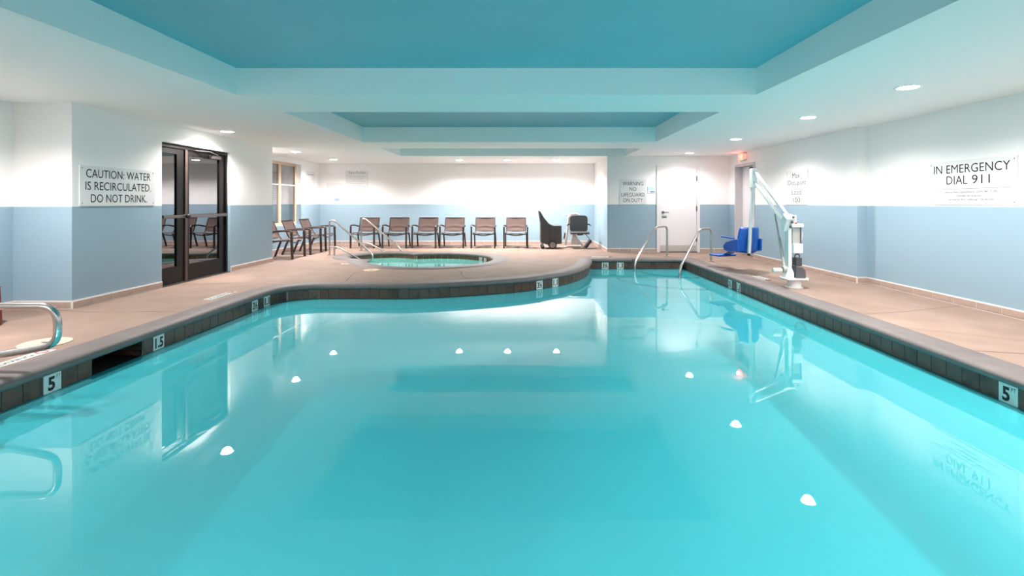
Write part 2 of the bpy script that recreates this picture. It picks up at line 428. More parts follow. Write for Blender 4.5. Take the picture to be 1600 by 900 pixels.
# pool shell: wall bands (gap for the skimmer mouth) and a sloping floor
shell = empty('pool_shell'); struct(shell, 'pale plastered pool basin lined with brown waterline tiles')
m = MB(); n = len(OUT)
for i in range(n):
    a, b = OUT[i], OUT[(i+1) % n]
    sk = abs(a[0]-XL) < 1e-6 and abs(a[1]-SK[0]) < 1e-6 and abs(b[1]-SK[1]) < 1e-6
    k = len(m.v)
    zt = -.235 if sk else -.06
    m.v += [(a[0], a[1], zt), (b[0], b[1], zt), (b[0], b[1], floor_z(b[1])-.1), (a[0], a[1], floor_z(a[1])-.1)]
    m.f.append((k, k+1, k+2, k+3))
m.build('basin_wall', 'plaster', shell, fix=False)
ys = [YN-.2, 2.5, 8.5, YF+.2]
MB().grid([[(-3.9, y, floor_z(y)), (3.8, y, floor_z(y))] for y in ys]).build('basin_floor', 'plaster', shell)
# skimmer throat, black to put the recess's shade into its colour
m = MB(); x0, x1, z0, z1 = XL-.36, XL, -.235, -.055
m.box(x0-.02, x0, SK[0], SK[1], z0, z1); m.box(x0, x1-.001, SK[0]-.02, SK[0], z0, z1); m.box(x0, x1-.001, SK[1], SK[1]+.02, z0, z1)
m.box(x0, x1, SK[0], SK[1], z0-.02, z0); m.box(x0, x1, SK[0], SK[1], z1-.008, z1)
m.build('skimmer_throat', 'hole', shell)
for k in range(3): MB().box(x0+.02, x1-.02, SK[1]-.012, SK[1]-.002, -.215+k*.05, -.175+k*.05).build('throat_tile', 'recess_tile', shell)
# corner entry steps with dark nosing lines
for r, z, nm in ((0.98, -.27, 'step'), (1.52, -.42, 'step'), (2.0, -.62, 'step')):
    arcs = [(XR-r*math.sin(a), YF-r*math.cos(a)) for a in [PI/2*k/16 for k in range(17)]]
    poly = [(XR, YF)] + arcs[::-1] if False else [(XR+.02, YF+.02), (XR+.02, YF-r)] + [(XR-r*math.sin(a), YF-r*math.cos(a)) for a in [PI/2*k/16 for k in range(1, 16)]] + [(XR-r, YF+.02)]
    st = MB().prism(poly, z, -1.4, 'Z').build(nm, 'plaster', shell)
    if r < 1.9:
        m = MB(); ri, ro = r-.035, r+.004
        rows = [[(XR-q*math.sin(PI/2*k/24), YF-q*math.cos(PI/2*k/24), z+dz) for k in range(25)] for q, dz in ((ri, .002), (ro, .002), (ro, -.03))]
        m.grid(rows).build('nosing_stripe', 'dark_grout', st)
# recessed wall steps on the near left
for z in (-.27, -.44): MB().box(XL+.002, XL+.05, 3.15, 3.62, z-.03, z).build('wall_step', 'bar', shell)

# water
wl = OUT
wat = fill2d('pool_water', [wl], WZ, 'water'); tag(wat, 'still turquoise water filling the swimming pool', 'water', kind='stuff')
sw = fill2d('spa_water', [spa_loop(0.0)], SPA_WZ, 'spa_water'); tag(sw, 'green-blue water filling the round spa tub', 'water', kind='stuff')
spa = empty('spa_shell'); struct(spa, 'pale spa basin lined with a band of russet tiles')
sweep([(spa_loop(0.0), -.04), (spa_loop(0.0), -.55), (spa_loop(-.32), -.55), (spa_loop(-.32), -1.0)], 'spa_wall', 'spa_plaster', spa)
fill2d('spa_floor', [spa_loop(-.30)], -1.0, 'spa_plaster', spa)

# waterline tiles, laid along the outline one by one, with depth markers in their places
def walk(loop, closed=True):
    pts = [Vector(p) for p in loop] + ([Vector(loop[0])] if closed else [])
    return pts
def point_at(pts, s):
    for a, b in zip(pts, pts[1:]):
        L = (b-a).length
        if s <= L: return a+(b-a)*(s/L), (b-a).normalized()
        s -= L
    return pts[-1], (pts[-1]-pts[-2]).normalized()
def tile_mesh(name, w_, h_, m, bev=0.003):
    return MB().box(-w_/2, w_/2, -h_/2, h_/2, -.004, .006).mesh(name, m, bevel=bev, seg=1)
TW = 0.158
tm = tile_mesh('pool_tile', TW-.006, .142, 'tile'); mk = tile_mesh('depth_marker', .150, .146, 'marker')
# grout bed strips behind the tiles
m = MB()
for i in range(n):
    a, b = OUT[i], OUT[(i+1) % n]
    if abs(a[1]-SK[0]) < 1e-6 and abs(b[1]-SK[1]) < 1e-6 and a[0] < -3: continue
    oi, oj = offset(OUT, -.003)[i], offset(OUT, -.003)[(i+1) % n]
    k = len(m.v); m.v += [(oi[0], oi[1], -.06), (oj[0], oj[1], -.06), (oj[0], oj[1], -.232), (oi[0], oi[1], -.232)]; m.f.append((k, k+1, k+2, k+3))
m.build('grout_bed', 'grout', shell, fix=False)
m = MB()
for i in range(n):
    a, b = OUT[i], OUT[(i+1) % n]
    if abs(a[1]-SK[0]) < 1e-6 and abs(b[1]-SK[1]) < 1e-6 and a[0] < -3: continue
    oi, oj = offset(OUT, -.006)[i], offset(OUT, -.006)[(i+1) % n]
    k = len(m.v); m.v += [(oi[0], oi[1], -.212), (oj[0], oj[1], -.212), (oj[0], oj[1], -.235), (oi[0], oi[1], -.235)]; m.f.append((k, k+1, k+2, k+3))
m.build('waterline_grout', 'dark_grout', shell, fix=False)
MARK = [((XL, 4.03), '5', 'FT'), ((XL, 5.20), '1.5', ''), ((XL, 7.05), '3½', ''), ((XL, 7.37), '1.1', ''),
        ((0.25, 8.81), '3½', ''), ((0.53, 9.1), '1.1', ''), ((1.80, YF), '3½', ''), ((2.14, YF), '1.1', ''),
        ((XR, 8.93), '3½', ''), ((XR, 8.58), '1.1', ''), ((XR, 3.79), '5', 'FT')]
pts = walk(OUT)
def arclen_of(p):
    best = (1e9, 0); s = 0
    for a, b in zip(pts, pts[1:]):
        L = (b-a).length; t = max(0, min(1, (Vector(p)-a).dot(b-a)/(L*L))); d = (Vector(p)-(a+(b-a)*t)).length
        if d < best[0]: best = (d, s+L*t)
        s += L
    return best[1]
marks = sorted([(arclen_of(p), a, b) for p, a, b in MARK])
CORN = [arclen_of(p) for p in ((XL, SK[0]), (XL, SK[1]), (1.44, YF), (XR, YF), (XR, YN))]
stops = sorted([(c, c) for c in CORN] + [(s-.078, s+.078) for s, a, b in marks])
def place_tile(s, wd, me, name, z, inset=.006):
    p, t = point_at(pts, s); nrm = Vector((t.y, -t.x))       # towards the water
    mw = basis(Vector((-t.x, -t.y, 0)) if False else Vector((t.x, t.y, 0)), Z_, Vector((t.y, -t.x, 0)), (p.x+nrm.x*inset, p.y+nrm.y*inset, z))
    o = link(name, me, shell, mw=mw)
    if wd: o.scale = (wd, 1, 1)
    return o, mw
cur = arclen_of((XL, 1.6)); end_s = arclen_of((XR, 1.6))
segs = []
for a, b in stops:
    if a > end_s: break
    if a > cur + .02: segs.append((cur, a))
    cur = max(cur, b)
segs.append((cur, end_s))
for a, b in segs:
    if abs(a-CORN[0]) < 1e-3: continue                       # skimmer mouth stays open
    k = max(1, round((b-a)/TW)); wd = (b-a)/k
    for j in range(k): place_tile(a+(j+.5)*wd, wd/TW, tm, 'pool_tile', -.142)
for s, a, b in marks:
    o, mw = place_tile(s, None, mk, 'depth_marker', -.146, .0075)
    o['label'] = 'white tile printed ' + (a+' '+b).strip()
    dx = -.012 if b else 0
    lettering(a, .1, 'black', Matrix.Translation((dx, -.004, .0072)), o, thin=.0035, fit=((.060, .108) if b else (.112, .105)))
    if b: lettering(b, .03, 'black', Matrix.Translation((.047, .04, .0072)), o, fit=(.035, .028))
# spa tiles
sp = walk(spa_loop(0.0)); stm = tile_mesh('spa_tile', .146, .086, 'spa_tile')
tot = sum((b-a).length for a, b in zip(sp, sp[1:])); k = round(tot/.152)
for j in range(k):
    p, t = point_at(sp, (j+.5)*tot/k); nr = Vector((-t.y, t.x))
    link('spa_tile', stm, spa, mw=basis(Vector((-t.x, -t.y, 0)), Z_, Vector((nr.x, nr.y, 0)), (p.x+nr.x*.006, p.y+nr.y*.006, -.098)))
smk = tile_mesh('spa_marker', .12, .085, 'marker')
for ang, s in ((0.74, '3½'), (0.60, '1.1')):
    nr = Vector((-math.cos(ang), -math.sin(ang), 0)); rt = Vector((math.sin(ang), -math.cos(ang), 0))
    mw = basis(rt, Z_, nr, (SA.x-nr.x*(RA-.014), SA.y-nr.y*(RA-.014), -.098))
    o = link('depth_marker', smk, spa, mw=mw); o['label'] = 'white spa tile printed '+s
    lettering(s, .08, 'black', Matrix.Translation((0, 0, .0072)), o, fit=(.085, .06))

# base tiles along the walls: a white grout strip with single tiles set in it
BT = {}
def baseboard(name, p, q, nrm):
    p, q, nrm = Vector((*p, 0)), Vector((*q, 0)), Vector((*nrm, 0)).normalized()
    L = (q-p).length; t = (q-p).normalized(); root = MB()
    c = [p, q, q+nrm*.010, p+nrm*.010]
    k = root.v; root.v += [(*v.xy, 0.0) for v in c] + [(*v.xy, .100) for v in c]
    root.f += [(3,2,1,0),(4,5,6,7),(0,1,5,4),(1,2,6,5),(2,3,7,6),(3,0,4,7)]
    o = struct(root.build(name, 'white_grout'))
    nt = max(1, round(L/.33)); wd = L/nt; key = round(wd, 3)
    if key not in BT: BT[key] = MB().box(-wd/2+.005, wd/2-.005, -.036, .036, 0, .006).mesh('base_tile', 'base_tile', bevel=.002, seg=1)
    for i in range(nt):
        c = p+t*(wd*(i+.5))+nrm*.010
        link('base_tile', BT[key], o, mw=basis(Z_.cross(nrm), Z_, nrm, (c.x, c.y, .050)))
baseboard('baseboard_left', (-5.40, 6.10), (-5.40, D1[0]), (1, 0)); baseboard('baseboard_left_end', (-5.40, D1[1]), (-5.40, 10.94), (1, 0))
baseboard('baseboard_left_corner', (-6.10, 6.10), (-5.40, 6.10), (0, -1)); baseboard('baseboard_left_front', (-6.10, 2.5), (-6.10, 6.10), (1, 0))
baseboard('baseboard_alcove_left', (-6.26, 10.94), (-6.26, 15.63), (1, 0)); baseboard('baseboard_alcove_back', (-6.26, 15.63), (2.10, 15.63), (0, -1))
baseboard('baseboard_alcove_right', (2.10, 13.09), (2.10, 15.63), (-1, 0))
baseboard('baseboard_back', (2.10, 13.09), (3.36, 13.09), (0, -1)); baseboard('baseboard_back_end', (4.46, 13.09), (5.22, 13.09), (0, -1))
baseboard('baseboard_right_far', (5.22, 8.05), (5.22, D3[0]), (-1, 0)); baseboard('baseboard_right_step', (5.22, 8.05), (5.38, 8.05), (0, -1))
baseboard('baseboard_right', (5.38, 2.5), (5.38, 8.05), (-1, 0))

# control joints in the deck (narrow sealed grooves)
def joint(pl, wd=.012):
    m = MB(); P_ = [Vector((*p, 0)) for p in pl]; rows = []
    for i, p in enumerate(P_):
        t = (P_[min(i+1, len(P_)-1)]-P_[max(i-1, 0)]).normalized(); s = Vector((-t.y, t.x, 0))*wd/2
        rows.append([(p.x-s.x, p.y-s.y, .0015), (p.x+s.x, p.y+s.y, .0015)])
    m.grid(rows).build('control_joint', 'joint', deck)
joint(catmull([(-5.37, 6.0), (-4.9, 5.92), (-4.4, 5.97), (-4.0, 5.93)], 4)); joint(catmull([(-5.37, 7.9), (-4.6, 8.05), (-4.0, 8.0), (-3.75, 7.8)], 4))
joint(catmull([(-2.88, 8.22), (-2.96, 8.6), (-3.05, 9.1), (-2.98, 9.5), (-2.8, 9.75)], 4), .016)
joint(catmull([(-1.35, 9.75), (-1.18, 9.4), (-1.12, 9.0), (-1.0, 8.65), (-0.82, 8.45)], 4), .016)
joint([(3.86, 5.83), (4.4, 5.95), (5.36, 6.30)]); joint([(3.86, 4.38), (4.4, 4.26), (5.36, 4.2)]); joint([(3.86, 5.2), (4.5, 4.75), (5.2, 4.4)], .006)
joint([(3.86, 9.9), (5.2, 9.9)], .008); joint([(-0.2, 13.0), (-0.2, 15.6)], .008)

# ------------------------------------------------------------------ doors and window
d = struct(empty('door_1', (-5.50, D1[0], 0)), 'dark bronze glass double door in the left wall')
def bx(name, m, par, *b, bevel=0.0, seg=2): return MB().box(*b).build(name, m, par, bevel=bevel, seg=seg)
W1 = D1[1]-D1[0]; mid = .64; H1 = D1[2]
bx('frame', 'bronze', d, -.05, .05, 0, .05, 0, H1); bx('frame', 'bronze', d, -.05, .05, W1-.05, W1, 0, H1); bx('frame', 'bronze', d, -.05, .05, .05, W1-.05, H1-.06, H1)
def leaf(y0, y1, s0, s1):
    l = bx('door_leaf', 'bronze', d, -.02, .025, y1-s1, y1, .012, H1-.065)
    bx('stile', 'bronze', l, -.02, .025, y0, y0+s0, .012, H1-.065)
    bx('top_rail', 'bronze', l, -.02, .025, y0+s0, y1-s1, H1-.15, H1-.065)
    bx('bottom_rail', 'bronze', l, -.02, .025, y0+s0, y1-s1, .012, .27)
    bx('glass_pane', 'glass_door', l, -.002, .004, y0+s0, y1-s1, .27, H1-.15)
    return l
l1 = leaf(.052, mid-.03, .05, .17); l2 = leaf(mid+.03, W1-.052, .06, .16)
bx('meeting_post', 'bronze_edge', d, -.03, .045, mid-.03, mid+.03, .0, H1-.06)
for l, a, b in ((l1, .07, mid-.04), (l2, mid+.04, W1-.07)):
    bar = bx('push_bar', 'bar', l, .055, .085, a, b, 1.025, 1.075, bevel=.008)
    bx('bar_bracket', 'bar', l, .025, .06, a, a+.06, 1.02, 1.08); bx('bar_bracket', 'bar', l, .025, .06, b-.06, b, 1.02, 1.08)
MB().lathe([(.03, 0), (.035, .03), (.02, .05)], (0.085, mid-.06, 1.05), 16, 'X').build('lock_knob', 'black', d, smooth=SM)
bx('threshold', 'bar', d, -.06, .1, 0, W1, 0, .012)
cl = bx('door_closer', 'bar', d, .03, .085, 1.25, 1.52, H1-.15, H1-.09, bevel=.008)
MB().bar((.08, 1.42, H1-.085), (.16, 1.05, H1-.05), .025, .01).bar((.16, 1.05, H1-.05), (.03, .85, H1-.05), .025, .01).build('closer_arm', 'bar', d)
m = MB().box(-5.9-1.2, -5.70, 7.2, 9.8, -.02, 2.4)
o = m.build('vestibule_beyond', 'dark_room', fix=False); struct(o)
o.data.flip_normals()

d = struct(empty('door_2', (3.36, 13.09, 0)), 'plain white door in the back wall with a grey kick plate')
bx('frame', 'door_white', d, 0, .075, -.03, 0, 0, 2.21); bx('frame', 'door_white', d, 1.025, 1.10, -.03, 0, 0, 2.21); bx('frame', 'door_white', d, .075, 1.025, -.03, 0, 2.13, 2.21)
l = bx('door_leaf', 'door_white', d, .083, 1.017, -.016, 0, .02, 2.122)
bx('kick_plate', 'kick', l, .09, 1.01, -.019, -.016, .025, .18)
h = MB().lathe([(.035, 0), (.035, -.015)], (.16, -.016, 1.02), 16, 'Y').build('handle_rose', 'hinge', l)
MB().tube(smooth_path([(.16, -.025, 1.02), (.16, -.07, 1.02), (.29, -.07, 1.02)], .02), .011, 8).build('lever', 'hinge', l, smooth=SM)
bx('lock_plate', 'hinge', l, .135, .25, -.022, -.016, .88, .91)
for z in (.28, 1.05, 1.82): bx('hinge', 'hinge', l, 1.005, 1.03, -.04, -.016, z, z+.13)
bx('threshold', 'bar', d, .075, 1.025, -.05, 0, 0, .015)

d = struct(empty('door_3', (5.22, D3[0], 0)), 'white door set back in the right wall beside the blue lift seat')
W3 = D3[1]-D3[0]; H3 = D3[2]
bx('frame', 'door_grey', d, -.02, .36, 0, .05, 0, H3); bx('frame', 'door_grey', d, -.02, .36, W3-.05, W3, 0, H3); bx('frame', 'door_grey', d, -.02, .36, .05, W3-.05, H3-.06, H3)
l = bx('door_leaf', 'door_white', d, .16, .20, .055, W3-.055, .01, H3-.065)
bx('kick_plate', 'kick', l, .157, .16, .07, W3-.07, .02, .2)
MB().tube(smooth_path([(.16, .13, 1.0), (.1, .13, 1.0), (.1, .24, 1.0)], .02), .011, 8).build('lever', 'hinge', l, smooth=SM)
bx('door_closer', 'bar', d, .09, .155, .25, .52, H3-.16, H3-.09, bevel=.01)
MB().bar((.10, .4, H3-.085), (-.0, .62, H3-.065), .02, .01).build('closer_arm', 'bar', d)

wn = struct(empty('window_1', (-6.43, WN[0], 0)), 'beige framed window in the recess behind the chairs')
Ww = WN[1]-WN[0]; z0, z1 = WN[2], WN[3]
bx('window_sill', 'wall', wn, -.02, .168, .002, Ww-.002, z0, z0+.012)
def sash(a, b):
    f = MB(); t = .06
    f.box(-.03, .03, a, a+t, z0+.012, z1); f.box(-.03, .03, b-t, b, z0+.012, z1); f.box(-.03, .03, a+t, b-t, z0+.012, z0+.08); f.box(-.03, .03, a+t, b-t, z1-.06, z1)
    o = f.build('window_frame', 'wood', wn)
    bx('pane', 'glass_window', o, -.004, .004, a+t, b-t, z0+.08, z1-.06)
    bx('glazing_bar', 'muntin', o, .004, .016, a+t, b-t, 1.73, 1.755)
sash(0, Ww/2); sash(Ww/2, Ww)
sl = MB().box(-.09, -.085, 0, .03, 0, .002)
me = MB().box(-.018, .018, -Ww/2+.03, Ww/2-.03, -.001, .001).mesh('blind_slat', 'blind')
for k in range(int((z1-z0-.1)/.045)):
    o = link('blind_slat', me, wn, (-.10, Ww/2, z0+.06+k*.045)); o.rotation_euler = (0, .7, 0)
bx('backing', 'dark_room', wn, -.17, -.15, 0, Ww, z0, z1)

# ------------------------------------------------------------------ ceiling downlights
def downlight(x, y, label, power=LAMP):
    root = empty('downlight', (x, y, CEIL)); tag(root, label, 'ceiling light', 'round recessed downlights')
    MB().lathe([(.092, -.004), (.100, -.010), (.118, -.008), (.123, 0)], n=32).build('trim_ring', 'white', root, smooth=SM)
    MB().lathe([(.0005, -.0125), (.07, -.0125), (.085, -.0105)], n=32).build('lamp_lens', 'lens', root)
    L = bpy.data.lights.new('downlight_beam', 'SPOT'); L.energy = power; L.color = LAMP_COL
    L.spot_size = math.radians(156); L.spot_blend = 0.55; L.shadow_soft_size = 0.07
    lo = bpy.data.objects.new('downlight_beam', L); C.objects.link(lo); lo.parent = root; lo.location = (0, 0, -.02)
    return root
for y, lb in ((5.27, 'nearest and largest lit downlight on the right ceiling strip'), (7.13, 'second lit downlight from the camera on the right ceiling strip'),
              (9.57, 'third lit downlight on the right ceiling strip, above the blue seat'), (12.28, 'farthest lit downlight on the right strip, before the white door')):
    downlight(3.94, y, lb, LAMP*(.4 if y > 12 else .72))
downlight(-4.97, 8.54, 'lit downlight close to the left wall above the dark glass door')
downlight(-5.36, 11.97, 'lit downlight in the left recess above the chairs by the window')
downlight(-5.28, 14.10, 'lit downlight in the far left corner near the spa rules sign')
for x, lb in ((-1.83, 'leftmost of three lit downlights over the chair row'), (-.49, 'middle of three lit downlights over the chair row'), (.87, 'rightmost of three lit downlights over the chair row')):
    downlight(x, 14.25, lb, LAMP*1.15)
# side rows go on out of view; rear row added to brighten pool
for x, y, lb in ((3.94, 3.1, 'downlight of the right strip beside the camera'), (3.94, 0.6, 'downlight of the right strip behind the camera'),
                 (-2.0, -.75, 'left added fill downlight over the rear deck, out of view'), (-.3, -.75, 'middle added fill downlight over the rear deck, out of view'), (1.4, -.75, 'right added fill downlight over the rear deck, out of view'),
                 (-4.97, 4.55, 'downlight of the left strip just outside the view'), (-4.97, 0.9, 'downlight of the left strip behind the camera')):
    downlight(x, y, lb, LAMP*(.15 if y < -.5 else 1))

# exit sign over the right door
ex = empty('exit_sign', (5.22, 12.22, 2.36)); tag(ex, 'small lit exit sign above the right hand door', 'exit sign')
MB().box(-.075, 0, -.17, .17, -.095, .095).build('housing', 'exit_body', ex, bevel=.012)
lettering('EXIT', .14, 'exit_red', basis(-Y_, Z_, -X_, (-.077, 0, 0)), ex, fit=(.27, .12))
lettering('EXIT', .1, 'exit_red', basis(X_, Z_, -Y_, (-.037, -.172, 0)), ex, fit=(.05, .11))
L = bpy.data.lights.new('exit_glow', 'POINT'); L.energy = 0.7; L.color = (1, .12, .08); L.shadow_soft_size = .05
lo = bpy.data.objects.new('exit_glow', L); C.objects.link(lo); lo.parent = ex; lo.location = (-.13, 0, .0)

# ------------------------------------------------------------------ signs
def sign(name, loc, right, normal, wd, ht, label, lines, cat='sign', plate='sign', screws=True):
    """lines: (text, x, y, width, height, ink) in metres from the plate's middle"""
    mw = basis(right, Z_, normal, loc)
    root = bpy.data.objects.new(name, None); C.objects.link(root); root.matrix_world = mw; root.empty_display_size = .1
    tag(root, label, cat)
    MB().box(-wd/2, wd/2, -ht/2, ht/2, .002, .010).build('sign_plate', plate, root, bevel=.002, seg=1)
    for (s, x, y, tw, th, ink) in lines:
        if s == '---': MB().box(x-tw/2, x+tw/2, y-th/2, y+th/2, .010, .0115).build('rule_line', ink, root)
        else: lettering(s, .1, ink, Matrix.Translation((x, y, .0112)), root, thin=.0004 if th < .05 else -.0002, fit=(tw, th))
    if screws:
        sm_ = MB().lathe([(.007, 0), (.006, .003)], n=10).mesh('screw', 'hinge')
        for i in (-1, 1):
            for j in (-1, 1): link('screw', sm_, root, (i*(wd/2-.035), j*(ht/2-.035), .010))
    return root
sign('wall_sign', (-5.40, 6.825, 1.478), Y_, X_, 1.26, .50, 'large sign reading caution water is recirculated on the left wall',
     [('CAUTION: WATER', 0, .155, 1.08, .105, 'ink'), ('IS RECIRCULATED.', 0, -.0, 1.10, .105, 'ink'), ('DO NOT DRINK.', 0, -.155, .94, .105, 'ink')])
sign('wall_sign', (5.38, 6.195, 1.515), -Y_, -X_, 1.22, .55, 'large emergency dial 911 sign on the right wall',
     [('IN EMERGENCY', .0, .175, 1.06, .105, 'ink'), ('DIAL', -.175, .035, .31, .105, 'ink'), ('911', .16, .035, .24, .105, 'ink'), ('---', 0, -.075, 1.06, .005, 'pale_ink'),
      ('Lathrop Fire Department: (209) 941-5100', 0, -.118, .74, .032, 'mid_ink'), ('Holiday Inn Express', 0, -.165, .34, .032, 'mid_ink'),
      ('# Harlan Rd, Lathrop CA 95330', .02, -.212, .62, .032, 'mid_ink')])
sign('wall_sign', (5.22, 9.83, 1.555), -Y_, -X_, .78, .66, 'maximum occupant load sign on the right wall behind the lift',
     [('Max.', 0, .235, .30, .10, 'mid_ink'), ('Occupant', 0, .085, .66, .125, 'mid_ink'), ('Load', 0, -.085, .34, .10, 'mid_ink'), ('100', 0, -.235, .26, .10, 'mid_ink')])
sign('wall_sign', (2.755, 13.09, 1.54), X_, -Y_, .68, .64, 'sign reading warning no lifeguard on duty on the back wall',
     [('WARNING', 0, .215, .52, .095, 'ink'), ('NO', 0, .075, .17, .095, 'ink'), ('LIFEGUARD', 0, -.07, .59, .095, 'ink'), ('ON DUTY', 0, -.21, .50, .095, 'ink')], screws=False)
sign('door_notice', (3.225, 13.09, 1.60), X_, -Y_, .20, .20, 'small white and pale blue notice beside the white door',
     [('---', 0, .02, .19, .10, 'sky_ink'), ('---', .03, -.055, .12, .03, 'blue_ink')], 'notice', screws=False)
rl = [('Spa Rules', 0, .43, .50, .085, 'pale_ink')] + [('---', 0, .32-.052*k, .52-.10*((k*7) % 3), .010, 'faint_ink') for k in range(14)]
sign('rules_sign', (-5.13, 15.63, 1.745), X_, -Y_, .70, 1.00, 'tall white spa rules sign on the alcove wall', rl, screws=False)
sign('rules_sign', (-5.83, 15.63, 1.55), X_, -Y_, .45, .62, 'white notice with a small blue emblem left of the spa rules',
     [('---', 0, .2-.06*k, .34, .008, 'sign') for k in range(4)] + [('---', .09, -.19, .14, .09, 'soft_blue_ink'), ('---', -.10, -.20, .16, .05, 'sky_ink')], screws=False)
sign('rules_sign', (-6.26, 14.92, 1.72), Y_, X_, .62, .92, 'white rules sign on the recess wall beside the window',
     [('---', -.02, .36, .42, .03, 'faint_ink')] + [('---', 0, .22-.075*k, .46, .008, 'faint_ink') for k in range(8)], screws=False)
sign('rules_sign', (2.10, 14.15, 1.65), -Y_, -X_, .5, .7, 'narrow pale notice on the side wall right of the chair row',
     [('---', 0, .25-.08*k, .36, .012, 'faint_ink') for k in range(7)], screws=False)

# ------------------------------------------------------------------ chairs
def make_chair():
    root = empty('sling_chair')
    FR, SW = 'chair', .275
    for s in (-1, 1):
        MB().bar((s*.325, -.335, 0), (s*.325, -.315, .60), .042, .050, (0, 1, 0)).build('leg', FR, root, bevel=.006, seg=1)
        MB().bar((s*.305, .36, 0), (s*.300, .20, .40), .036, .044, (0, 1, 0)).build('leg', FR, root, bevel=.006, seg=1)
        pts = smooth_path([(s*.325, -.345, .585), (s*.325, -.30, .635), (s*.322, .0, .635), (s*.300, .27, .585)], .12, 5)
        MB().tube(pts, .022, 8).build('armrest', FR, root, smooth=SM)
        rail = smooth_path([(s*SW, .385, .825), (s*SW, .23, .45), (s*SW, .17, .395), (s*SW, -.29, .425)], .06, 4)
        MB().tube(rail, .014, 8).build('side_rail', FR, root, smooth=SM)
    MB().tube([(-SW, .385, .825), (SW, .385, .825)], .013, 8).build('top_bar', FR, root, smooth=SM)
    MB().tube(smooth_path([(-.325, -.27, .395), (-.26, -.27, .385), (0, -.27, .345), (.26, -.27, .385), (.325, -.27, .395)], .1, 4), .013, 8).build('front_stretcher', FR, root, smooth=SM)
    MB().tube([(-.30, .22, .36), (.30, .22, .36)], .012, 8).build('rear_stretcher', FR, root, smooth=SM)
    nx, nz = 16, 18
    rows = []
    for j in range(nz+1):
        v = j/nz; y = .387+(.222-.387)*v; z = .832+(.445-.832)*v; r = []
        for i in range(nx+1):
            u = -1+2*i/nx; q = 1-u*u
            fold = .016*q*math.sin(max(0, v-.45)*20+q*2.2) if v > .45 else 0
            r.append((u*SW, y+.035*q*math.sin(PI*v)+fold, z-.012*q*v))
        rows.append(r)
    MB().grid(rows).build('backrest', 'sling', root, smooth=PI)
    rows = []
    for j in range(11):
        v = j/10; y = .215+(-.295-.215)*v; z = .415+.012*v
        rows.append([(u*SW, y, z-.045*(1-u*u)*(0.5+.5*math.sin(PI*min(1, v+.1)))) for u in [-1+2*i/nx for i in range(nx+1)]])
    MB().grid(rows).build('seat', 'sling', root, smooth=PI)
    return root
proto = make_chair(); first = True
cl = [(-4.52, 14.54, 0.0, 'first armchair of the back row, leftmost and behind the spa handrails'), (-3.64, 14.54, .03, 'second armchair from the left in the back row'),
      (-2.81, 14.54, 0.0, 'third armchair from the left in the back row'), (-2.04, 14.53, 0.0, 'fourth armchair from the left in the back row'),
      (-1.16, 14.53, -.02, 'fifth armchair of the back row, second from its right end'), (-0.26, 14.53, 0.0, 'rightmost armchair of the back row, beside the wheeled lift'),
      (-5.53, 11.75, PI/2, 'armchair under the window, half hidden by the left wall corner'), (-5.53, 12.72, PI/2, 'middle armchair of the three under the window'),
      (-5.53, 13.68, PI/2, 'armchair under the window nearest the alcove corner')]
for x, y, rz, lb in cl:
    o = proto if first else copy_tree(proto); first = False
    o.location = (x, y, 0); o.rotation_euler = (0, 0, rz)
    tag(o, 'brown sling '+lb, 'chair', 'brown sling patio armchairs')

# ------------------------------------------------------------------ handrails
def spa_rail(p, d, label):
    root = empty('spa_handrail', (p[0], p[1], 0), math.atan2(d[1], d[0])); tag(root, label, 'handrail', 'spa handrails')
    up = smooth_path([(0, 0, 0), (0, 0, .83), (.13, 0, .845), (1.14, 0, .13), (1.24, 0, -.0), (1.16, 0, -.12), (1.02, 0, -.14), (.26, 0, .20), (.0, 0, .20)], .13, 6)
    MB().tube(up, .021, 12).build('rail', 'steel', root, smooth=SM)
    MB().tube([(.14, 0, 0), (.14, 0, .20)], .021, 12).build('post', 'steel', root, smooth=SM)
    f = MB().lathe([(.05, 0), (.05, .012), (.028, .02)], n=20).mesh('flange', 'steel', smooth=SM)
    link('flange', f, root, (0, 0, 0)); link('flange', f, root, (.14, 0, 0))
spa_rail((-4.72, 12.36), (.947, -.32), 'stainless spa handrail, the nearer left one')
spa_rail((-4.32, 13.50), (.947, -.32), 'stainless spa handrail, the farther right one')
def pool_rail(p, label):
    root = empty('pool_handrail', (p[0], p[1], 0), math.atan2(-.70, -.714)); tag(root, label, 'handrail', 'pool step handrails')
    MB().tube(smooth_path([(0, 0, 0), (0, 0, .715), (.50, 0, .715), (1.33, 0, -.02), (1.345, 0, -.42)], .12, 6), .024, 12).build('rail', 'steel', root, smooth=SM)
    MB().lathe([(.055, 0), (.055, .012), (.03, .022)], n=20).build('flange', 'steel', root, smooth=SM)
pool_rail((3.34, 12.05), 'stainless handrail in front of the white door, left of the pair')
pool_rail((4.0, 11.01), 'stainless handrail at the pool corner, right of the pair')
def grab_rail(y, label):
    root = empty('grab_rail', (-4.75, y, 0)); tag(root, label, 'grab rail', 'grab rails at the recessed steps')
    MB().tube(smooth_path([(0, 0, 0), (0, 0, .49), (1.235, 0, .49), (1.235, 0, .21), (1.05, 0, .165), (.45, 0, .07), (.38, 0, 0)], .19, 8), .027, 14).build('rail', 'steel', root, smooth=SM)
    f = MB().lathe([(.06, 0), (.06, .012), (.034, .022)], n=20).mesh('flange', 'steel', smooth=SM)
    link('flange', f, root); link('flange', f, root, (.38, 0, 0))
grab_rail(3.85, 'curved stainless grab rail at the left edge of the view')
grab_rail(3.12, 'curved stainless grab rail just outside the left edge')

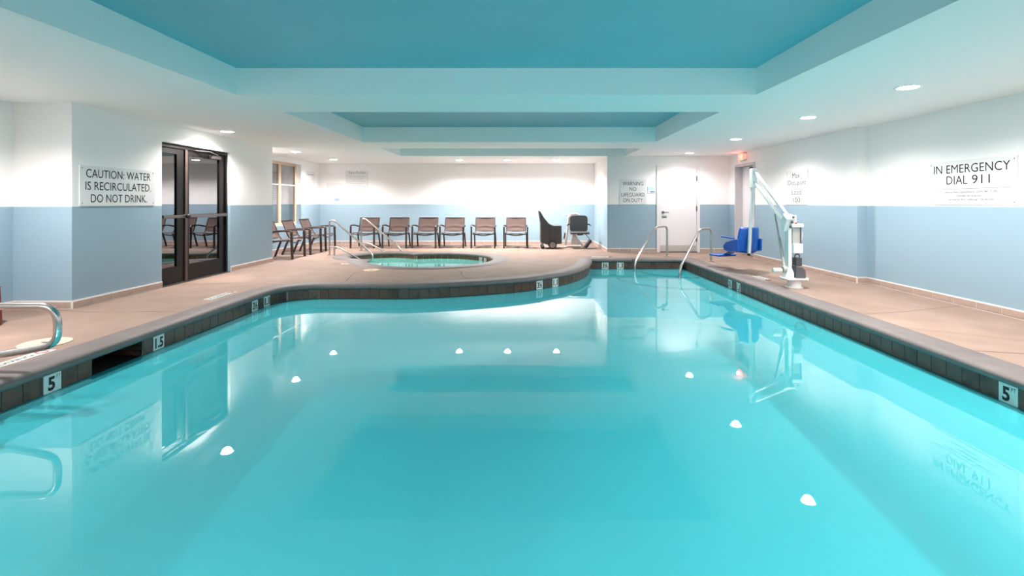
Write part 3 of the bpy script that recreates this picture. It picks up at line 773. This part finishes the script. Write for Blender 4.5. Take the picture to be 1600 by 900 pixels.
# ------------------------------------------------------------------ fixed pool lift on the right deck
lf = empty('pool_lift', (4.03, 7.67, 0)); tag(lf, 'white pool lift on the right deck with a royal blue seat', 'pool lift')
MB().lathe([(.125, 0), (.125, .008), (.10, .012), (.10, .125)], n=28).build('base_post', 'lift_white', lf, smooth=SM)
pl = MB().prism([(-.17, -.14), (.13, -.16), (.19, -.05), (.19, .08), (.10, .16), (-.15, .14), (-.19, 0)], .125, .148, 'Z').build('base_plate', 'lift_white', lf, bevel=.004, seg=1)
bm_ = MB().lathe([(.012, -.012), (.012, .0)], n=8).mesh('bolt', 'hinge')
for p in ((-.14, -.10), (.12, -.11), (.16, .05), (-.13, .10)): link('bolt', bm_, pl, (p[0], p[1], .124))
MB().prism([(-.16, .148), (-.03, .148), (-.03, .22), (-.065, .30), (-.065, 1.0), (-.115, 1.0), (-.115, .30)], -.06, .06, 'Y').build('mast', 'lift_white', lf, bevel=.004, seg=1)
MB().prism([(-.02, .148), (.13, .148), (.12, .27), (.08, .31), (-.02, .33)], -.10, .06, 'Y').build('battery_cradle', 'lift_dark', lf, bevel=.012)
bt = MB().box(-.015, .075, -.09, .04, .33, .45).build('battery', 'charcoal', lf, bevel=.012)
MB().tube(smooth_path([(-.005, -.03, .44), (-.005, -.03, .49), (.03, -.03, .505), (.065, -.03, .49), (.065, -.03, .44)], .03), .008, 8).build('battery_handle', 'charcoal', bt, smooth=SM)
MB().box(-.06, .075, -.11, .04, .52, .66).build('control_box', 'lift_white', lf, bevel=.008)
cp = MB().box(-.062, .055, -.075, .03, .66, .905).build('control_panel', 'lift_grey', lf, bevel=.006)
bx('panel_edge', 'lift_dark', cp, .045, .062, -.09, -.06, .66, .90)
MB().box(-.085, .095, -.10, .05, .90, .955).build('panel_cap', 'lift_white', lf, bevel=.012)
MB().lathe([(.018, 0), (.018, .018), (.010, .024)], (-.015, -.08, .952), 14).build('stop_button', 'lift_red', lf, smooth=SM)
MB().box(-.10, .01, -.05, .06, .955, 1.08).build('head_block', 'lift_white', lf, bevel=.005)
MB().tube(smooth_path([(.06, -.05, .90), (.085, -.07, .83), (.08, -.07, .72), (.05, -.05, .66)], .04), .006, 6).build('control_cable', 'cream', lf, smooth=SM)
# arm swung along the deck, away from the camera
A0, A1 = Vector((-.09, .05, 1.00)), Vector((.05, 1.46, 1.755))
u = (A1-A0).normalized(); up = Vector((0, -u.z, u.y)).normalized()
MB().bar(A0+up*.075, A1+up*.075, .045, .05, up).build('arm', 'lift_white', lf, bevel=.006, seg=1)
MB().bar(A0-up*.075, A1-up*.075, .045, .05, up).build('parallel_arm', 'lift_white', lf, bevel=.006, seg=1)
MB().bar(A0+u*.55-up*.09, A0+u*.80-up*.09, .002, .03, up).build('warning_label', 'lift_grey', lf)
br = MB().bar(A0-up*.12-u*.05, A0+up*.10-u*.05, .13, .16, u).build('pivot_bracket', 'lift_white', lf, bevel=.006, seg=1)
for k in (-.08, 0, .08): MB().lathe([(.02, 0), (.02, -.012)], tuple(A0+up*k+Vector((0, -.155, -.02))), 10, 'Y').build('pivot_bolt', 'hinge', br)
MB().box(-.005, .085, 1.40, 1.52, 1.53, 1.875).build('arm_bracket', 'lift_white', lf, bevel=.006, seg=1)
hb = Vector((-.03, 1.48, .36))
MB().bar(Vector((.05, 1.48, 1.80)), hb, .048, .06, (0, 1, 0)).build('seat_mast', 'lift_white', lf, bevel=.006, seg=1)
MB().bar(hb, hb+Vector((-.002, 0, -.04)), .036, .045, (0, 1, 0)).build('mast_tip', 'rubber', lf)
B0 = Vector((-.14, .0, .28)); B1 = A0+u*.42-up*.13
mdl = B0+(B1-B0)*.55
MB().tube([B0, mdl, mdl, B1], [.022, .022, .013, .013], 10).build('actuator', 'lift_grey', lf, smooth=SM)
MB().lathe([(.045, -.03), (.05, -.02), (.05, .05), (.035, .06)], (-.145, -.005, .27), 18, 'X').build('actuator_gearbox', 'lift_grey', lf, smooth=SM)
MB().lathe([(.032, 0), (.036, .02), (.036, .12), (.03, .13)], (-.32, -.005, .255), 18, 'X').build('actuator_motor', 'cream', lf, smooth=SM)
# blue seat, its back towards the camera, facing away to the left
st = empty('seat_unit', (.045, 1.63, 0.02), math.radians(19)); st.parent = lf
def shell_rows(a0, a1, fn, na=16, nb=12): return [[fn(a0+(a1-a0)*i/na, j/nb) for i in range(na+1)] for j in range(nb+1)]
# backrest: curved panel wrapped in x, rounded top corners, thickness by solidify
def back(u_, v):
    wtop = .245-.035*v**2
    if v > .86: wtop *= 1-.10*((v-.86)/.14)**2
    x = u_*wtop; return (x, -.02+.09*u_*u_-.05*v, .36+.44*v+.0)
bo = MB().grid(shell_rows(-1, 1, back)).build('seat_back', 'lift_blue', st, smooth=PI)
so = bo.modifiers.new('thickness', 'SOLIDIFY'); so.thickness = .035; so.offset = 0
def pan(u_, v):
    y = -.02+.42*v; return (u_*.235, y+.07*u_*u_*(1-v), .375-.03*(1-u_*u_)-.01*v+(.03*u_*u_))
po = MB().grid(shell_rows(-1, 1, pan)).build('seat_pan', 'lift_blue', st, smooth=PI)
so = po.modifiers.new('thickness', 'SOLIDIFY'); so.thickness = .04; so.offset = 0
for s in (-1, 1):
    MB().prism([(-.02, .37), (.34, .37), (.38, .44), (.30, .52), (.06, .585), (-.02, .59)], s*.235, s*.275, 'X').build('seat_wing', 'lift_blue', st, bevel=.012)
    MB().bar((s*.265, .10, .60), (s*.265, .42, .615), .045, .028).build('armrest', 'lift_blue', st, bevel=.008)
MB().bar((0, .36, .36), (0, .62, .24), .16, .03).build('leg_panel', 'lift_blue', st, bevel=.008)
MB().box(-.20, .20, .56, .86, .215, .25).build('foot_rest', 'lift_blue', st, bevel=.012)
MB().bar((-.05, -.03, .56), (-.02, -.09, .56), .05, .16).build('seat_bracket', 'lift_blue', st, bevel=.006, seg=1)

# ------------------------------------------------------------------ wheeled portable lift in the alcove
pf = empty('portable_lift', (.75, 14.25, 0)); tag(pf, 'charcoal wheeled lift base with tall slanted back beside the chair row', 'wheeled cart')
sil = [(-.39, 1.045), (-.34, 1.04), (-.22, .84), (-.09, .69), (.02, .64), (.245, .64), (.255, .14), (.10, .13), (-.16, .12), (-.29, .17), (-.335, .28), (-.335, .70)]
MB().prism(sil, -.26, .26, 'Y').build('body', 'charcoal', pf, bevel=.018)
MB().prism([(-.395, 1.05), (-.372, 1.05), (-.315, .70), (-.312, .18), (-.338, .18), (-.342, .70)], -.27, .27, 'Y').build('back_edge', 'charcoal_light', pf, bevel=.006, seg=1)
for x in (-.09, .06): MB().box(x, x+.018, -.272, -.25, .15, .64).build('body_rib', 'charcoal', pf, bevel=.006, seg=1)
for s in (-1, 1):
    wh = MB().lathe([(.06, -.03), (.105, -.03), (.115, -.015), (.115, .015), (.105, .03), (.06, .03)], (0, s*.29, .115), 28, 'Y').build('wheel', 'rubber', pf, smooth=SM)
    MB().lathe([(.075, -.012), (.082, 0), (.075, .012)], (0, s*.29+s*.025, .115), 24, 'Y').build('wheel_hub', 'charcoal_light', wh, smooth=SM)
    ca = MB().lathe([(.04, -.02), (.052, -.012), (.052, .012), (.04, .02)], (-.27, s*.22, .052), 20, 'Y').build('caster', 'rubber', pf, smooth=SM)
    MB().box(-.30, -.24, s*.22-.028, s*.22+.028, .06, .20).build('caster_fork', 'charcoal_light', ca, bevel=.006, seg=1)

ls = empty('lift_chair', (1.50, 14.35, 0)); tag(ls, 'charcoal seat on a cream frame in the alcove corner by the wall', 'lift seat')
rb = []
def rsq(w_, h_, r, cx, cz, n_=5):
    o = []
    for (sx, sz, a0) in ((1, 1, 0), (-1, 1, PI/2), (-1, -1, PI), (1, -1, 1.5*PI)):
        for k in range(n_+1):
            a = a0+PI/2*k/n_; o.append((cx+sx*(w_/2-r)+r*math.cos(a), cz+sz*(h_/2-r)+r*math.sin(a)))
    return o
MB().prism(rsq(.50, .46, .09, 0, .68), -.03, .02, 'Y').build('seat_back', 'charcoal', ls, bevel=.010)
MB().prism([(-.34, .40), (.02, .43), (.03, .47), (-.30, .465), (-.35, .44)], -.26, .27, 'X').build('seat_pan', 'charcoal', ls, bevel=.014)
MB().box(-.255, .265, -.345, -.335, .425, .455).build('seat_trim', 'charcoal_light', ls, bevel=.004, seg=1)
MB().box(-.06, .10, -.22, -.08, .365, .40).build('seat_mount', 'rubber', ls)
for s in (-1, 1):
    MB().tube([(s*.25, -.01, .66), (s*.30, -.02, .66), (s*.325, -.06, .63)], .018, 8).build('arm_hinge', 'rubber', ls, smooth=SM)
MB().bar((.17, -.20, .40), (.27, -.30, .27), .014, .014).build('foot_roll_strut', 'hinge', ls)
MB().tube([(.29, -.34, .235), (.14, -.40, .055)], .052, 16).build('foot_roll', 'rubber', ls, smooth=SM)
MB().tube(smooth_path([(-.36, .12, .06), (-.30, .14, .55), (-.24, .16, .93), (-.05, .2, .95), (.02, .2, .92)], .05), .033, 10).build('frame_post', 'cream', ls, smooth=SM)
MB().bar((-.42, .10, .90), (-.28, .10, .93), .05, .04).build('frame_head', 'cream', ls, bevel=.008)
MB().bar((-.405, .05, .25), (-.375, .05, .42), .03, .05).build('frame_grip', 'rubber', ls, bevel=.006, seg=1)
MB().prism([(-.22, .10), (.06, .10), (-.10, .40), (-.18, .40)], -.12, .10, 'Y').build('frame_pedestal', 'cream', ls, bevel=.012)
MB().tube([(-.15, 0, .40), (.12, .02, .05)], .022, 8).build('frame_brace', 'cream', ls, smooth=SM)
MB().tube([(-.44, -.20, .03), (-.30, .14, .03), (.14, .18, .03), (.20, -.15, .03)], .026, 8).build('frame_base', 'cream', ls, smooth=SM)

# ------------------------------------------------------------------ small things on and in the deck
def lid(x, y, r, label):
    o = MB().lathe([(r, 0.001), (r, .006), (r-.01, .009)], n=32).build('skimmer_lid', 'ivory'); o.location = (x, y, 0)
    tag(o, label, 'lid', 'round skimmer lids')
    MB().box(-.03, .03, -.012, .012, .009, .012).build('finger_slot', 'hinge', o)
lid(-4.33, 4.62, .19, 'round ivory lid on the deck behind the near grab rail'); lid(-2.88, 9.60, .15, 'round ivory lid on the deck in front of the spa')
def deck_mark(x, y, rz, label, L_=.62):
    root = empty('deck_marker', (x, y, .0), rz); tag(root, label, 'floor marker', 'no diving deck tiles')
    for k in range(4): MB().box(-L_/2+k*L_/4+.004, -L_/2+(k+1)*L_/4-.004, -.06, .06, .001, .004).build('marker_tile', 'marker', root)
    lettering('NO DIVING', .08, 'ink', Matrix.Translation((-.07, 0, .0046)), root, fit=(.42, .055))
    c = Matrix.Translation((.235, 0, .0046))
    m = MB(); m.tube([(.235+.042*math.cos(a), .042*math.sin(a), .0045) for a in [2*PI*k/20 for k in range(20)]], .004, 4, closed=True)
    m.bar((.205, .03, .0045), (.265, -.03, .0045), .006, .002); m.build('no_diving_symbol', 'red_ink', root)
deck_mark(-4.09, 4.10, PI/2, 'white no diving tiles set in the deck under the near grab rail')
deck_mark(-4.15, 6.98, PI/2, 'white no diving tiles in the deck before the dark glass door')
deck_mark(3.98, 8.62, -PI/2, 'white no diving tiles in the deck beside the pool lift', .45)
deck_mark(-3.66, 10.62, .3, 'white no diving tiles in the deck left of the spa', .3)
deck_mark(1.75, 11.95, 0, 'white no diving tiles in the deck beyond the far pool edge', .4)
bn = MB().lathe([(.165, 0), (.17, .02), (.155, .38), (.162, .39), (.150, .39), (.13, .05)], n=32).build('waste_bin', 'red_bin', smooth=SM); bn.location = (-5.57, 5.22, 0)
tag(bn, 'dark red bin at the far left edge of the deck', 'bin')
# underwater lamp on the right pool wall (switched off)
pw = empty('pool_light', (XR, 6.63, -.385)); tag(pw, 'round unlit lamp with dark ring in the right pool wall', 'pool light')
m = MB(); m.tube([(-.015, .135*math.cos(a), .10*math.sin(a)) for a in [2*PI*k/28 for k in range(28)]], .014, 8, closed=True); m.build('lamp_ring', 'fixture_ring', pw, smooth=SM)
MB().lathe([(.125, 0), (.11, -.012), (.06, -.022)], (0, 0, 0), 28, 'X').build('lamp_glass', 'fixture_glass', pw, smooth=SM).scale = (1, 1, .76)
# added lamps, unseen below the camera, to brighten the water along the pool
for x in (-2.2, 0.0, 2.2):
    g = empty('added_pool_light', (x, YN+.004, -.80)); tag(g, {-2.2: 'left', 0.0: 'middle', 2.2: 'right'}[x]+' added underwater fill lamp in the unseen deep end wall', 'pool light', 'added underwater fill lights')
    MB().lathe([(.135, 0), (.135, .012), (.115, .018)], n=28, axis='Y').build('lamp_ring', 'fixture_ring', g, smooth=SM)
    MB().lathe([(.112, .012), (.06, .028)], n=28, axis='Y').build('lamp_glass', 'lens', g, smooth=SM)
    L = bpy.data.lights.new('added_pool_beam', 'SPOT'); L.energy = POOL_FILL; L.color = (1, 1, 1); L.spot_size = math.radians(120); L.spot_blend = .8; L.shadow_soft_size = .1
    lo = bpy.data.objects.new('added_pool_beam', L); C.objects.link(lo); lo.parent = g; lo.location = (0, .04, 0); lo.rotation_euler = (math.radians(92), 0, 0)
